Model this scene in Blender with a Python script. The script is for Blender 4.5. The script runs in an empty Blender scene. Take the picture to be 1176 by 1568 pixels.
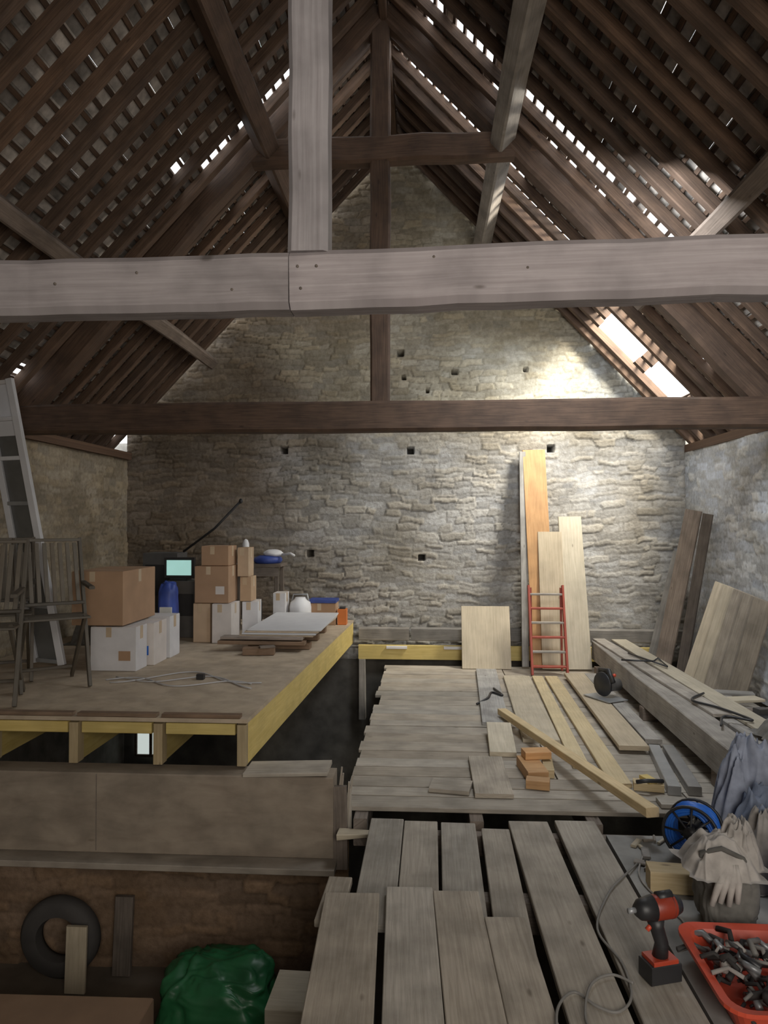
import bpy, math, random
import numpy as np
from mathutils import Vector, Matrix, noise
random.seed(7); np.random.seed(7)
Z=Vector((0,0,1))
sc=bpy.context.scene
try:
    sc.view_settings.view_transform='Standard'
    sc.view_settings.gamma=1.06
except Exception: pass
# ------------------------------------------------------------ materials
def nt(name):
    m=bpy.data.materials.new(name); m.use_nodes=True
    n=m.node_tree; b=n.nodes['Principled BSDF']
    return m,n,b
def N(n,t,**k):
    x=n.nodes.new(t)
    for a,v in k.items():
        if a.startswith('i_'): x.inputs[a[2:].replace('_',' ')].default_value=v
        else: setattr(x,a,v)
    return x
def tintmul(n,col,b):
    at=N(n,'ShaderNodeAttribute',attribute_name='Tint')
    mx=N(n,'ShaderNodeMix',data_type='RGBA',blend_type='MULTIPLY'); mx.inputs[0].default_value=1
    n.links.new(col,mx.inputs[6]); n.links.new(at.outputs['Color'],mx.inputs[7])
    n.links.new(mx.outputs[2],b.inputs['Base Color'])
def wood(name,dark,light,rough=.75,bump=.35,grain=30,stain=.35,sx=1.3,knots=.5,dist=.5):
    m,n,b=nt(name)
    uv=N(n,'ShaderNodeUVMap',uv_map='UVMap')
    mp=N(n,'ShaderNodeMapping'); mp.inputs['Scale'].default_value=(sx,grain,1)
    n.links.new(uv.outputs[0],mp.inputs[0])
    no=N(n,'ShaderNodeTexNoise',i_Scale=3.0,i_Detail=8.0,i_Distortion=dist,i_Roughness=.6)
    n.links.new(mp.outputs[0],no.inputs['Vector'])
    rp=N(n,'ShaderNodeValToRGB'); rp.color_ramp.elements[0].position=.3; rp.color_ramp.elements[1].position=.7
    rp.color_ramp.elements[0].color=(*dark,1); rp.color_ramp.elements[1].color=(*light,1)
    n.links.new(no.outputs[0],rp.inputs[0])
    n2=N(n,'ShaderNodeTexNoise',i_Scale=5.0,i_Detail=6.0); n.links.new(uv.outputs[0],n2.inputs['Vector'])
    r2=N(n,'ShaderNodeValToRGB'); r2.color_ramp.elements[0].position=.35; r2.color_ramp.elements[1].position=.6
    s=1-stain; r2.color_ramp.elements[0].color=(s,s,s,1); r2.color_ramp.elements[1].color=(1,1,1,1)
    n.links.new(n2.outputs[0],r2.inputs[0])
    vo=N(n,'ShaderNodeTexVoronoi',i_Scale=3.6); vm=N(n,'ShaderNodeMapping'); vm.inputs['Scale'].default_value=(.8,2.0,1)
    n.links.new(uv.outputs[0],vm.inputs[0]); n.links.new(vm.outputs[0],vo.inputs['Vector'])
    r3=N(n,'ShaderNodeValToRGB'); r3.color_ramp.elements[0].position=.03; r3.color_ramp.elements[1].position=.075
    k=1-knots; r3.color_ramp.elements[0].color=(k,k*.95,k*.9,1); r3.color_ramp.elements[1].color=(1,1,1,1)
    n.links.new(vo.outputs['Distance'],r3.inputs[0])
    m1=N(n,'ShaderNodeMix',data_type='RGBA',blend_type='MULTIPLY'); m1.inputs[0].default_value=1
    n.links.new(rp.outputs[0],m1.inputs[6]); n.links.new(r2.outputs[0],m1.inputs[7])
    m2=N(n,'ShaderNodeMix',data_type='RGBA',blend_type='MULTIPLY'); m2.inputs[0].default_value=1
    n.links.new(m1.outputs[2],m2.inputs[6]); n.links.new(r3.outputs[0],m2.inputs[7])
    tintmul(n,m2.outputs[2],b)
    b.inputs['Roughness'].default_value=rough
    bp=N(n,'ShaderNodeBump',i_Strength=bump,i_Distance=.006); n.links.new(no.outputs[0],bp.inputs['Height']); n.links.new(bp.outputs[0],b.inputs['Normal'])
    return m
def plain(name,col,rough=.7,var=.25,scale=9,bump=.15,metal=0.0,emit=0,alpha=None):
    m,n,b=nt(name)
    tc=N(n,'ShaderNodeTexCoord'); no=N(n,'ShaderNodeTexNoise',i_Scale=float(scale),i_Detail=5.0)
    n.links.new(tc.outputs['Object'],no.inputs['Vector'])
    rp=N(n,'ShaderNodeValToRGB'); rp.color_ramp.elements[0].position=.3; rp.color_ramp.elements[1].position=.7
    rp.color_ramp.elements[0].color=(*[c*(1-var) for c in col],1); rp.color_ramp.elements[1].color=(*[min(1,c*(1+var*.6)) for c in col],1)
    n.links.new(no.outputs[0],rp.inputs[0]); tintmul(n,rp.outputs[0],b)
    b.inputs['Roughness'].default_value=rough; b.inputs['Metallic'].default_value=metal
    if bump:
        bp=N(n,'ShaderNodeBump',i_Strength=bump,i_Distance=.01); n.links.new(no.outputs[0],bp.inputs['Height']); n.links.new(bp.outputs[0],b.inputs['Normal'])
    if emit:
        b.inputs['Emission Color'].default_value=(*col,1); b.inputs['Emission Strength'].default_value=emit
    return m
def stone(name,mult=(1,1,1)):
    m,n,b=nt(name)
    at=N(n,'ShaderNodeAttribute',attribute_name='Tint')
    tc=N(n,'ShaderNodeTexCoord')
    n1=N(n,'ShaderNodeTexNoise',i_Scale=26.0,i_Detail=8.0,i_Roughness=.65); n.links.new(tc.outputs['Object'],n1.inputs['Vector'])
    r1=N(n,'ShaderNodeValToRGB'); r1.color_ramp.elements[0].position=.3; r1.color_ramp.elements[1].position=.7
    r1.color_ramp.elements[0].color=(.62*mult[0],.60*mult[1],.57*mult[2],1); r1.color_ramp.elements[1].color=(1.0*mult[0],1.0*mult[1],1.0*mult[2],1)
    n.links.new(n1.outputs[0],r1.inputs[0])
    n2=N(n,'ShaderNodeTexNoise',i_Scale=1.6,i_Detail=5.0); n.links.new(tc.outputs['Object'],n2.inputs['Vector'])
    r2=N(n,'ShaderNodeValToRGB'); r2.color_ramp.elements[0].position=.35; r2.color_ramp.elements[1].position=.65
    r2.color_ramp.elements[0].color=(.74,.70,.64,1); r2.color_ramp.elements[1].color=(1.12,1.12,1.14,1)
    n.links.new(n2.outputs[0],r2.inputs[0])
    a=N(n,'ShaderNodeMix',data_type='RGBA',blend_type='MULTIPLY'); a.inputs[0].default_value=1
    n.links.new(at.outputs['Color'],a.inputs[6]); n.links.new(r1.outputs[0],a.inputs[7])
    c=N(n,'ShaderNodeMix',data_type='RGBA',blend_type='MULTIPLY'); c.inputs[0].default_value=1
    n.links.new(a.outputs[2],c.inputs[6]); n.links.new(r2.outputs[0],c.inputs[7])
    n.links.new(c.outputs[2],b.inputs['Base Color'])
    b.inputs['Roughness'].default_value=.92
    bp=N(n,'ShaderNodeBump',i_Strength=.6,i_Distance=.012); n.links.new(n1.outputs[0],bp.inputs['Height']); n.links.new(bp.outputs[0],b.inputs['Normal'])
    return m

M_OLD=wood('old_oak',(.055,.030,.018),(.13,.077,.048),.8)
M_RAFT=wood('rafter_wood',(.062,.035,.021),(.15,.09,.056),.85)
M_TIE=wood('weathered_beam',(.27,.235,.23),(.40,.362,.355),.8,.4,20,.28,.7,.5,.2)
M_PLANK=wood('scaffold_board',(.34,.30,.245),(.51,.46,.39),.75,.3,30,.32)
M_GREYB=wood('grey_board',(.28,.262,.24),(.44,.415,.38),.75,.3,30,.35)
M_PINE=wood('pine',(.54,.42,.23),(.70,.57,.35),.65,.2,24,.15)
M_LIGHTP=wood('light_pine',(.50,.43,.31),(.66,.575,.44),.65,.2,20,.15)
M_YEL=wood('yellow_lvl',(.60,.46,.14),(.74,.59,.22),.6,.15,16,.15,1.3,.2)
M_ORB=wood('orange_board',(.48,.25,.10),(.62,.36,.16),.6,.15,16,.2)
M_BROWNB=wood('brown_batten',(.16,.10,.06),(.27,.18,.12),.7)
M_DARKB=wood('dark_board',(.12,.095,.075),(.22,.18,.15),.75)
M_SHEET=wood('osb_sheet',(.40,.315,.22),(.52,.42,.31),.8,.15,3,.2,3,.1)
M_FORM=wood('shuttering_ply',(.23,.19,.15),(.33,.285,.23),.75,.12,4,.3,1.3,.25)
M_STONE=stone('rubble_stone')
M_SLATE=plain('slate_underside',(.46,.41,.36),.9,.45,14,.4)
M_FLOOR=plain('dusty_floor',(.30,.29,.27),.9,.35,6,.3)
M_LOW=plain('earth_floor',(.10,.08,.06),.95,.3,5,.3)
M_CARD=plain('cardboard',(.38,.235,.14),.85,.12,6,.05)
M_CARD2=plain('cardboard_light',(.48,.34,.22),.85,.12,6,.05)
M_TAPE=plain('packing_tape',(.52,.40,.27),.4,.1)
M_WCARD=plain('white_card',(.64,.62,.62),.7,.08)
M_WHITE=plain('white_paint',(.74,.74,.76),.5,.06)
M_BLACK=plain('black_plastic',(.02,.02,.022),.45,.2)
M_DGREY=plain('dark_grey_paint',(.085,.082,.08),.5,.2)
M_CHAIR=plain('chair_paint',(.085,.072,.055),.55,.2)
M_GREY=plain('grey_metal',(.36,.37,.38),.4,.15,metal=.4)
M_RED=plain('red_plastic',(.62,.075,.035),.4,.15)
M_LRED=plain('red_ladder_paint',(.36,.06,.035),.5,.2)
M_BLUE=plain('blue_plastic',(.02,.14,.60),.4,.15)
M_DBLUE=plain('blue_bag',(.03,.06,.28),.5,.3)
M_CLOTH=plain('grey_cloth',(.38,.35,.32),.95,.25,20,.3)
M_BCLOTH=plain('blue_grey_cloth',(.17,.20,.27),.95,.3,16,.3)
M_DCLOTH=plain('dark_canvas',(.10,.095,.085),.9,.3,20,.3)
M_GREEN=plain('green_plastic_sack',(.018,.11,.04),.4,.4,8,.2)
M_LABEL=plain('sack_label',(.6,.62,.6),.5,.1)
M_ORANGE=plain('orange_plastic',(.65,.17,.03),.5,.1)
M_CYAN=plain('lit_screen',(.40,.72,.66),.3,.25,4,0,emit=.6)
M_CABLE=plain('grey_cable',(.20,.19,.175),.6,.15)
M_RUB=plain('rubber',(.03,.027,.025),.8,.2)
M_GLASS=plain('dusty_pane',(.13,.13,.125),.25,.15)
M_SKY=plain('daylight_pane',(.8,.9,.85),.5,.5,30,0,emit=.6)

# ------------------------------------------------------------ mesh builder
class B:
    def __init__(s): s.v=[];s.f=[];s.uv=[];s.mi=[];s.t=[];s.sm=[];s.m=[]
    def mat(s,m):
        if m not in s.m: s.m.append(m)
        return s.m.index(m)
    def add(s,vs,fs,m,tint=None,uvs=None,smooth=False):
        o=len(s.v); k=s.mat(m)
        if tint is None: tint=1.0
        if not isinstance(tint,(tuple,list)): tint=(tint,)*3
        for p in vs: s.v.append(tuple(p)); s.t.append(tint)
        for i,f in enumerate(fs):
            s.f.append([o+j for j in f]); s.mi.append(k); s.sm.append(smooth)
            if uvs: s.uv+= uvs[i]
            else: s.uv+=[(vs[j][0]+.3*vs[j][2],vs[j][1]+vs[j][2]) for j in f]
    def beam(s,a,b,w,h,m,up=Z,tint=None,ch=.003,seg=1,jit=0,taper=1.0):
        a=Vector(a);b=Vector(b);up=Vector(up)
        L=(b-a).length; d=(b-a)/L
        sd=d.cross(up)
        if sd.length<1e-4: sd=d.cross(Vector((0,1,0)))
        sd.normalize(); u2=sd.cross(d)
        if tint is None: tint=random.uniform(.78,1.12)
        if not isinstance(tint,(tuple,list)):
            wv=random.uniform(-.02,.055); tint=(tint,tint*(1-wv),tint*(1-2.2*wv))
        ch=min(ch,w*.3,h*.3)
        vs=[];ro=random.uniform(0,30);rv=random.uniform(0,30)
        for k in range(seg+1):
            f=k/seg; c=a.lerp(b,f)
            if jit and 0<k<seg: c=c+sd*random.uniform(-jit,jit)+u2*random.uniform(-jit,jit)
            q=1+(taper-1)*f; W=w/2*q;H=h/2*q
            if jit: W+=random.uniform(-jit,jit)*.5;H+=random.uniform(-jit,jit)*.5
            for x,y in ((-W+ch,-H),(W-ch,-H),(W,-H+ch),(W,H-ch),(W-ch,H),(-W+ch,H),(-W,H-ch),(-W,-H+ch)):
                vs.append(c+sd*x+u2*y)
        per=[0,w,w,w+h,w+h,2*w+h,2*w+h,2*w+2*h,2*w+2*h]
        fs=[];uv=[]
        for k in range(seg):
            for j in range(8):
                j2=(j+1)%8
                fs.append([k*8+j,k*8+j2,(k+1)*8+j2,(k+1)*8+j])
                u0=L*k/seg+ro;u1=L*(k+1)/seg+ro
                uv.append([(u0,per[j]+rv),(u0,per[j+1]+rv),(u1,per[j+1]+rv),(u1,per[j]+rv)])
        e=list(range(7,-1,-1)); fs.append(e); uv.append([(ro+.01*i,rv+.02*i) for i in e])
        e=[seg*8+i for i in range(8)]; fs.append(e); uv.append([(ro+.01*(i%8),rv+.02*(i%8)) for i in e])
        s.add(vs,fs,m,tint,uv)
    def box(s,c,size,m,rz=0,tint=None,ch=.003,tilt=0):
        x,y,z=size; d=Vector((math.cos(rz)*math.cos(tilt),math.sin(rz)*math.cos(tilt),math.sin(tilt)))
        c=Vector(c); s.beam(c-d*x/2,c+d*x/2,y,z,m,Z,tint if tint is not None else 1.0,ch)
    def tube(s,pts,r,m,n=8,closed=False,tint=1.0):
        pts=[Vector(p) for p in pts]; vs=[];K=len(pts); pr=None
        for i,p in enumerate(pts):
            if closed: d=pts[(i+1)%K]-pts[i-1]
            else: d=pts[min(i+1,K-1)]-pts[max(i-1,0)]
            d.normalize()
            if pr is None: pr=d.orthogonal().normalized()
            pr=(pr-d*pr.dot(d)).normalized(); q=d.cross(pr)
            rr=r[i] if isinstance(r,(list,tuple)) else r
            for j in range(n):
                a=2*math.pi*j/n; vs.append(p+(pr*math.cos(a)+q*math.sin(a))*rr)
        fs=[]
        for i in range(K if closed else K-1):
            for j in range(n):
                fs.append([i*n+j,i*n+(j+1)%n,((i+1)%K)*n+(j+1)%n,((i+1)%K)*n+j])
        if not closed: fs.append(list(range(n-1,-1,-1))); fs.append([(K-1)*n+j for j in range(n)])
        s.add(vs,fs,m,tint,smooth=True)
    def lathe(s,c,prof,m,n=24,axis=Z,tint=1.0):
        c=Vector(c); ax=Vector(axis).normalized(); p=ax.orthogonal().normalized(); q=ax.cross(p)
        vs=[]
        for r,z in prof:
            for j in range(n):
                a=2*math.pi*j/n; vs.append(c+ax*z+(p*math.cos(a)+q*math.sin(a))*max(r,1e-4))
        fs=[]
        for i in range(len(prof)-1):
            for j in range(n): fs.append([i*n+j,i*n+(j+1)%n,(i+1)*n+(j+1)%n,(i+1)*n+j])
        s.add(vs,fs,m,tint,smooth=True)
    def blob(s,c,size,m,amp=.15,fr=2.5,nu=28,nv=18,seed=0,flat=None,sq=1.0,fold=0,tint=1.0,top=None):
        c=Vector(c);vs=[]
        if fold: nu,nv=110,70
        for i in range(nv+1):
            th=math.pi*i/nv
            for j in range(nu):
                ph=2*math.pi*j/nu
                def sp(x): return math.copysign(abs(x)**sq,x)
                d=Vector((sp(math.sin(th))*sp(math.cos(ph)),sp(math.sin(th))*sp(math.sin(ph)),sp(math.cos(th))))
                k=noise.noise(d*fr+Vector((seed,0,0)))*amp
                if fold:
                    w=d+.6*noise.noise_vector(d*1.5+Vector((seed,2,9)))
                    r1=1-abs(noise.noise(Vector((w.x*2.2,w.y*2.2,w.z*1.0))+Vector((seed,5,0))))*1.6
                    r2=1-abs(noise.noise(Vector((w.x*3,w.y*5.5,w.z*3.5))+Vector((seed,15,0))))*1.6
                    r3=noise.noise(Vector((w.x*9,w.y*7,w.z*8))+Vector((seed,25,0)))
                    k+=fold*(r1-.6)+fold*.45*(r2-.6)+fold*.10*r3
                else: k+=abs(noise.noise(d*fr*2.7+Vector((seed,5,0))))*amp*.9
                d=d*(1+k)
                p=Vector((d.x*size[0]/2,d.y*size[1]/2,d.z*size[2]/2))+c
                if flat is not None and p.z<flat: p.z=flat+.001*math.sin(j)
                vs.append(p)
        fs=[]
        for i in range(nv):
            for j in range(nu): fs.append([i*nu+j,(i+1)*nu+j,(i+1)*nu+(j+1)%nu,i*nu+(j+1)%nu])
        s.add(vs,fs,m,tint,smooth=True)
    def drape(s,c,size,m,seed=0,tint=1.0,base=0.0,n=70,rz=0,sharp=1.0):
        vs=[];ca,sa=math.cos(rz),math.sin(rz)
        for i in range(n+1):
            for j in range(n+1):
                u=i/n*2-1;v=j/n*2-1
                wu=u+.35*noise.noise(Vector((u*1.4,v*1.4,seed)));wv=v+.35*noise.noise(Vector((u*1.4,v*1.4,seed+7)))
                r=max(abs(u),abs(v))*.45+.55*math.hypot(u,v)
                an=math.atan2(wv,wu)
                hgt=max(0,1-r**2.2)
                f1=1-abs(noise.noise(Vector((math.cos(an)*2.2,math.sin(an)*2.2,seed+3+r*.8))))*2
                f2=1-abs(noise.noise(Vector((wu*2.6,wv*2.6,seed+11))))*2
                z=hgt*(.62+.20*f1*min(1,r*1.8)+.22*f2)
                k=1+.12*f1*r*sharp
                x=u*k*size[0]/2; y=v*k*size[1]/2
                vs.append((c[0]+x*ca-y*sa,c[1]+x*sa+y*ca,base+.004+z*size[2]))
        fs=[[i*(n+1)+j,(i+1)*(n+1)+j,(i+1)*(n+1)+j+1,i*(n+1)+j+1] for i in range(n) for j in range(n)]
        s.add(vs,fs,m,tint,smooth=True)
    def carton(s,c,size,m,rz=0,tape=M_TAPE,tint=1.0,label=None):
        x,y,z=size; cx,cy,cz=c
        s.box((cx,cy,cz+z/2),(x,y,z),m,rz,tint,.004)
        R=Matrix.Rotation(rz,3,'Z')
        def P(a,b_,c_): v=R@Vector((a,b_,c_)); return (cx+v.x,cy+v.y,cz+v.z)
        if tape:
            s.box(P(0,0,z+.001),(x*1.004,.05,.002),tape,rz)
            for sx in (-1,1): s.beam(P(sx*(x/2+.001),0,z),P(sx*(x/2+.001),0,z-.09),.05,.002,tape,R@Vector((sx,0,0)),1.0,.0005)
            s.beam(P(-x*.1,-y/2-.001,z),P(-x*.1,-y/2-.001,z-.07),.04,.002,tape,R@Vector((0,-1,0)),1.0,.0005)
        for sy in (-1,1): s.box(P(0,sy*y*.252,z+.0015),(x*.995,y*.485,.003),m,rz,tint*1.04,.001)
        if label:
            s.beam(P(x*.12,-y/2-.001,z*.35),P(x*.38,-y/2-.001,z*.35),.002,z*.22,label,Z,1.0,.0004)
    def obj(s,name):
        me=bpy.data.meshes.new(name); me.from_pydata(s.v,[],s.f)
        for m in s.m: me.materials.append(m)
        me.polygons.foreach_set('material_index',s.mi); me.polygons.foreach_set('use_smooth',s.sm)
        u=me.uv_layers.new(name='UVMap'); u.data.foreach_set('uv',[c for p in s.uv for c in p])
        ca=me.color_attributes.new('Tint','FLOAT_COLOR','POINT'); ca.data.foreach_set('color',[c for t in s.t for c in (*t,1.0)])
        me.update(); o=bpy.data.objects.new(name,me); sc.collection.objects.link(o); return o

# ------------------------------------------------------------ stone walls
def ss(x): x=np.clip(x,0,1); return x*x*(3-2*x)
def stonewall(name,org,ud,vd,nd,W,H,res,colfn,clampfn=None,holes=(),amp=1.0,ch=(.032,.088),ln=(.08,.28),seed=1,gap=.009):
    rs=np.random.RandomState(seed)
    nu=int(W/res)+1;nv=int(H/res)+1
    U,V=np.meshgrid(np.linspace(0,W,nu),np.linspace(0,H,nv))
    zc=[-.3]
    while zc[-1]<H+.4: zc.append(zc[-1]+rs.uniform(*ch))
    zc=np.array(zc)
    Zp=V+.022*np.sin(U*1.3+1+V*.7)+.016*np.sin(U*4.1+2+V*3)+.009*np.sin(U*13+V*9)+.006*np.sin(U*31+V*17)
    Xp=U+.014*np.sin(V*17+U*3)+.012*np.sin(V*37+U*11)
    ci=np.clip(np.searchsorted(zc,Zp)-1,0,len(zc)-2)
    dz=np.minimum(Zp-zc[ci],zc[ci+1]-Zp)
    dx=np.zeros_like(U);rh=np.zeros_like(U);rc=np.zeros_like(U);rw=np.zeros_like(U)
    for i in range(len(zc)-1):
        mk=ci==i
        if not mk.any(): continue
        xb=[-.5]
        while xb[-1]<W+.6: xb.append(xb[-1]+rs.uniform(*ln))
        xb=np.array(xb); x=Xp[mk]; j=np.clip(np.searchsorted(xb,x)-1,0,len(xb)-2)
        dx[mk]=np.minimum(x-xb[j],xb[j+1]-x)
        rh[mk]=rs.uniform(0,1,len(xb))[j]; rc[mk]=rs.uniform(0,1,len(xb))[j]; rw[mk]=rs.uniform(-1,1,len(xb))[j]
    e=np.minimum(dx*.8,dz)
    reg=.5+.5*np.sin(U*2.3+V*3.1)*np.sin(V*1.7-U)
    s_=ss(e/(gap*(.6+.8*reg)))
    big=.008*np.sin(U*3.1+V*2)*np.sin(V*4.7-U*1.3)+.005*np.sin(U*9+V*5)*np.sin(V*11-U*3)
    h=s_*(.003+.018*rh**1.7)*(1.3-.8*reg)+ (dz*.14*rw)*s_+ rs.uniform(-1,1,U.shape)*.0017+big
    h=h*amp
    inh=np.zeros_like(U)
    for (hu,hv,hw,hh) in holes:
        mk=(np.abs(U-hu)<hw/2)&(np.abs(V-hv)<hh/2)
        h[mk]=-.22; inh[mk]=1
    if clampfn is not None: V2=np.minimum(V,clampfn(U))
    else: V2=V
    org=np.array(org,float);ud=np.array(ud,float);vd=np.array(vd,float);nd=np.array(nd,float)
    P=org+U[...,None]*ud+V2[...,None]*vd+h[...,None]*nd
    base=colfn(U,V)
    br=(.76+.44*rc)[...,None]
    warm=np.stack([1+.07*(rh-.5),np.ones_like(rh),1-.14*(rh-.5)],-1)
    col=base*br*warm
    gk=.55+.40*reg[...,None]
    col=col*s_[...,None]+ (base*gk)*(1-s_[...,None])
    col=np.where(inh[...,None]>0,col*.3,col)  # hole recesses painted darker to deepen their shade
    idx=np.arange(nu*nv).reshape(nv,nu)
    a=idx[:-1,:-1].ravel();b=idx[:-1,1:].ravel();c=idx[1:,1:].ravel();d=idx[1:,:-1].ravel()
    keep=(V2[1:,:-1].ravel()-V2[:-1,:-1].ravel()+V2[1:,1:].ravel()-V2[:-1,1:].ravel())>1e-5
    F=np.stack([a,b,c,d],-1)[keep]
    me=bpy.data.meshes.new(name); me.from_pydata(P.reshape(-1,3).tolist(),[],F.tolist())
    me.materials.append(M_STONE)
    ca=me.color_attributes.new('Tint','FLOAT_COLOR','POINT')
    cc=np.concatenate([np.clip(col,0,1).reshape(-1,3),np.ones((nu*nv,1))],1); ca.data.foreach_set('color',cc.ravel())
    me.polygons.foreach_set('use_smooth',[True]*len(F))
    me.update(); o=bpy.data.objects.new(name,me); sc.collection.objects.link(o); return o

XL,XR,YB=-3.38,2.77,7.9
R0,ZR,MS=-.35,5.74,1.06
ang=math.atan(MS); CA,SA=math.cos(ang),math.sin(ang)
def mix(a,b,k): return a*(1-k[...,None])+b*k[...,None]
def colback(U,V):
    X=U+XL; z=V
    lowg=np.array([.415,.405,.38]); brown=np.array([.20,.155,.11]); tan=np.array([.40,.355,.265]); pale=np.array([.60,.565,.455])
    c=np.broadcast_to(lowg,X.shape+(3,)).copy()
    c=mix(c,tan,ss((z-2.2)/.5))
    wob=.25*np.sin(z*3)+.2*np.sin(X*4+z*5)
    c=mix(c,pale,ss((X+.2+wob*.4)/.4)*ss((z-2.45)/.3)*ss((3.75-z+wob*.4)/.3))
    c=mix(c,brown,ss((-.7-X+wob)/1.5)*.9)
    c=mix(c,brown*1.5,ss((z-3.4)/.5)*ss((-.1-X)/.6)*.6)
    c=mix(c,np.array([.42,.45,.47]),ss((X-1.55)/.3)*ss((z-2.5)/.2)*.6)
    return c
holes=[(t*7.9-XL,z) for t,z in ((-.201,2.30),(-.0237,2.29),(-.0375,3.36),(.038,3.15),(-.009,1.11),(-.165,1.15),(.169,2.30),(-.033,3.1),(.0,2.95),(.135,3.17))]
H4=[(u,z,.07 if i<7 else .04,.07 if i<7 else .05) for i,(u,z) in enumerate(holes)]
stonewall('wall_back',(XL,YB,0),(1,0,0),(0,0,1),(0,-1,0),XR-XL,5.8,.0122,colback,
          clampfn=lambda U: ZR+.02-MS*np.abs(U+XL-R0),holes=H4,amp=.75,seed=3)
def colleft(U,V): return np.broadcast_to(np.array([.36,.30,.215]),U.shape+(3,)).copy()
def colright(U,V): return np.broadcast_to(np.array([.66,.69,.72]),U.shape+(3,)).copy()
def collow(U,V): return np.broadcast_to(np.array([.25,.165,.105]),U.shape+(3,)).copy()
stonewall('wall_left',(XL,3.2,0),(0,1,0),(0,0,1),(1,0,0),YB-3.2,2.2,.02,colleft,amp=.8,seed=5)
stonewall('wall_right',(XR,2.2,0),(0,1,0),(0,0,1),(-1,0,0),YB-2.2,2.25,.018,colright,amp=.8,seed=9)
stonewall('wall_lower',(XL,3.93,-1.0),(1,0,0),(0,0,1),(0,-1,0),2.95,.80,.013,collow,amp=.9,seed=12,ch=(.05,.09),ln=(.12,.26))
def slab(name,lo,hi,m,tint=1.0):
    b=B(); lo=Vector(lo);hi=Vector(hi);c=(lo+hi)/2
    b.box(c,(hi.x-lo.x,hi.y-lo.y,hi.z-lo.z),m,0,tint,.002); return b.obj(name)
M_WALLP=plain('stone_plain',(.25,.23,.20),.95,.35,7,.5)
slab('wall_back_base',(XL-.3,YB,-2.5),(XR+.3,YB+.25,-.0),M_WALLP,.5)
slab('wall_left_base',(XL-.3,-2.5,-2.5),(XL-.02,YB+.25,2.2),M_WALLP)
slab('wall_right_base',(XR+.04,-2.5,-2.5),(XR+.3,YB+.25,2.25),M_WALLP)
slab('wall_rear',(XL-.3,-2.5,-2.5),(XR+.3,-2.3,5.6),M_WALLP)
slab('wall_back_outer',(XL-.3,YB+.24,0),(XR+.3,YB+.3,2.42),M_WALLP)
slab('floor_lower',(XL-.3,-2.5,-2.5),(XR+.3,YB+.25,-2.4),M_LOW,.7)
slab('floor_ledge',(XL,-1.0,-1.05),(-.32,3.93,-.96),M_LOW,1.3)
slab('wall_under_walkway',(-.32,-1.0,-2.4),(-.26,3.55,-.17),M_LOW,.8)
slab('floor_right',(.86,-1.0,-.08),(XR,3.56,-.012),M_FLOOR)

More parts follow.
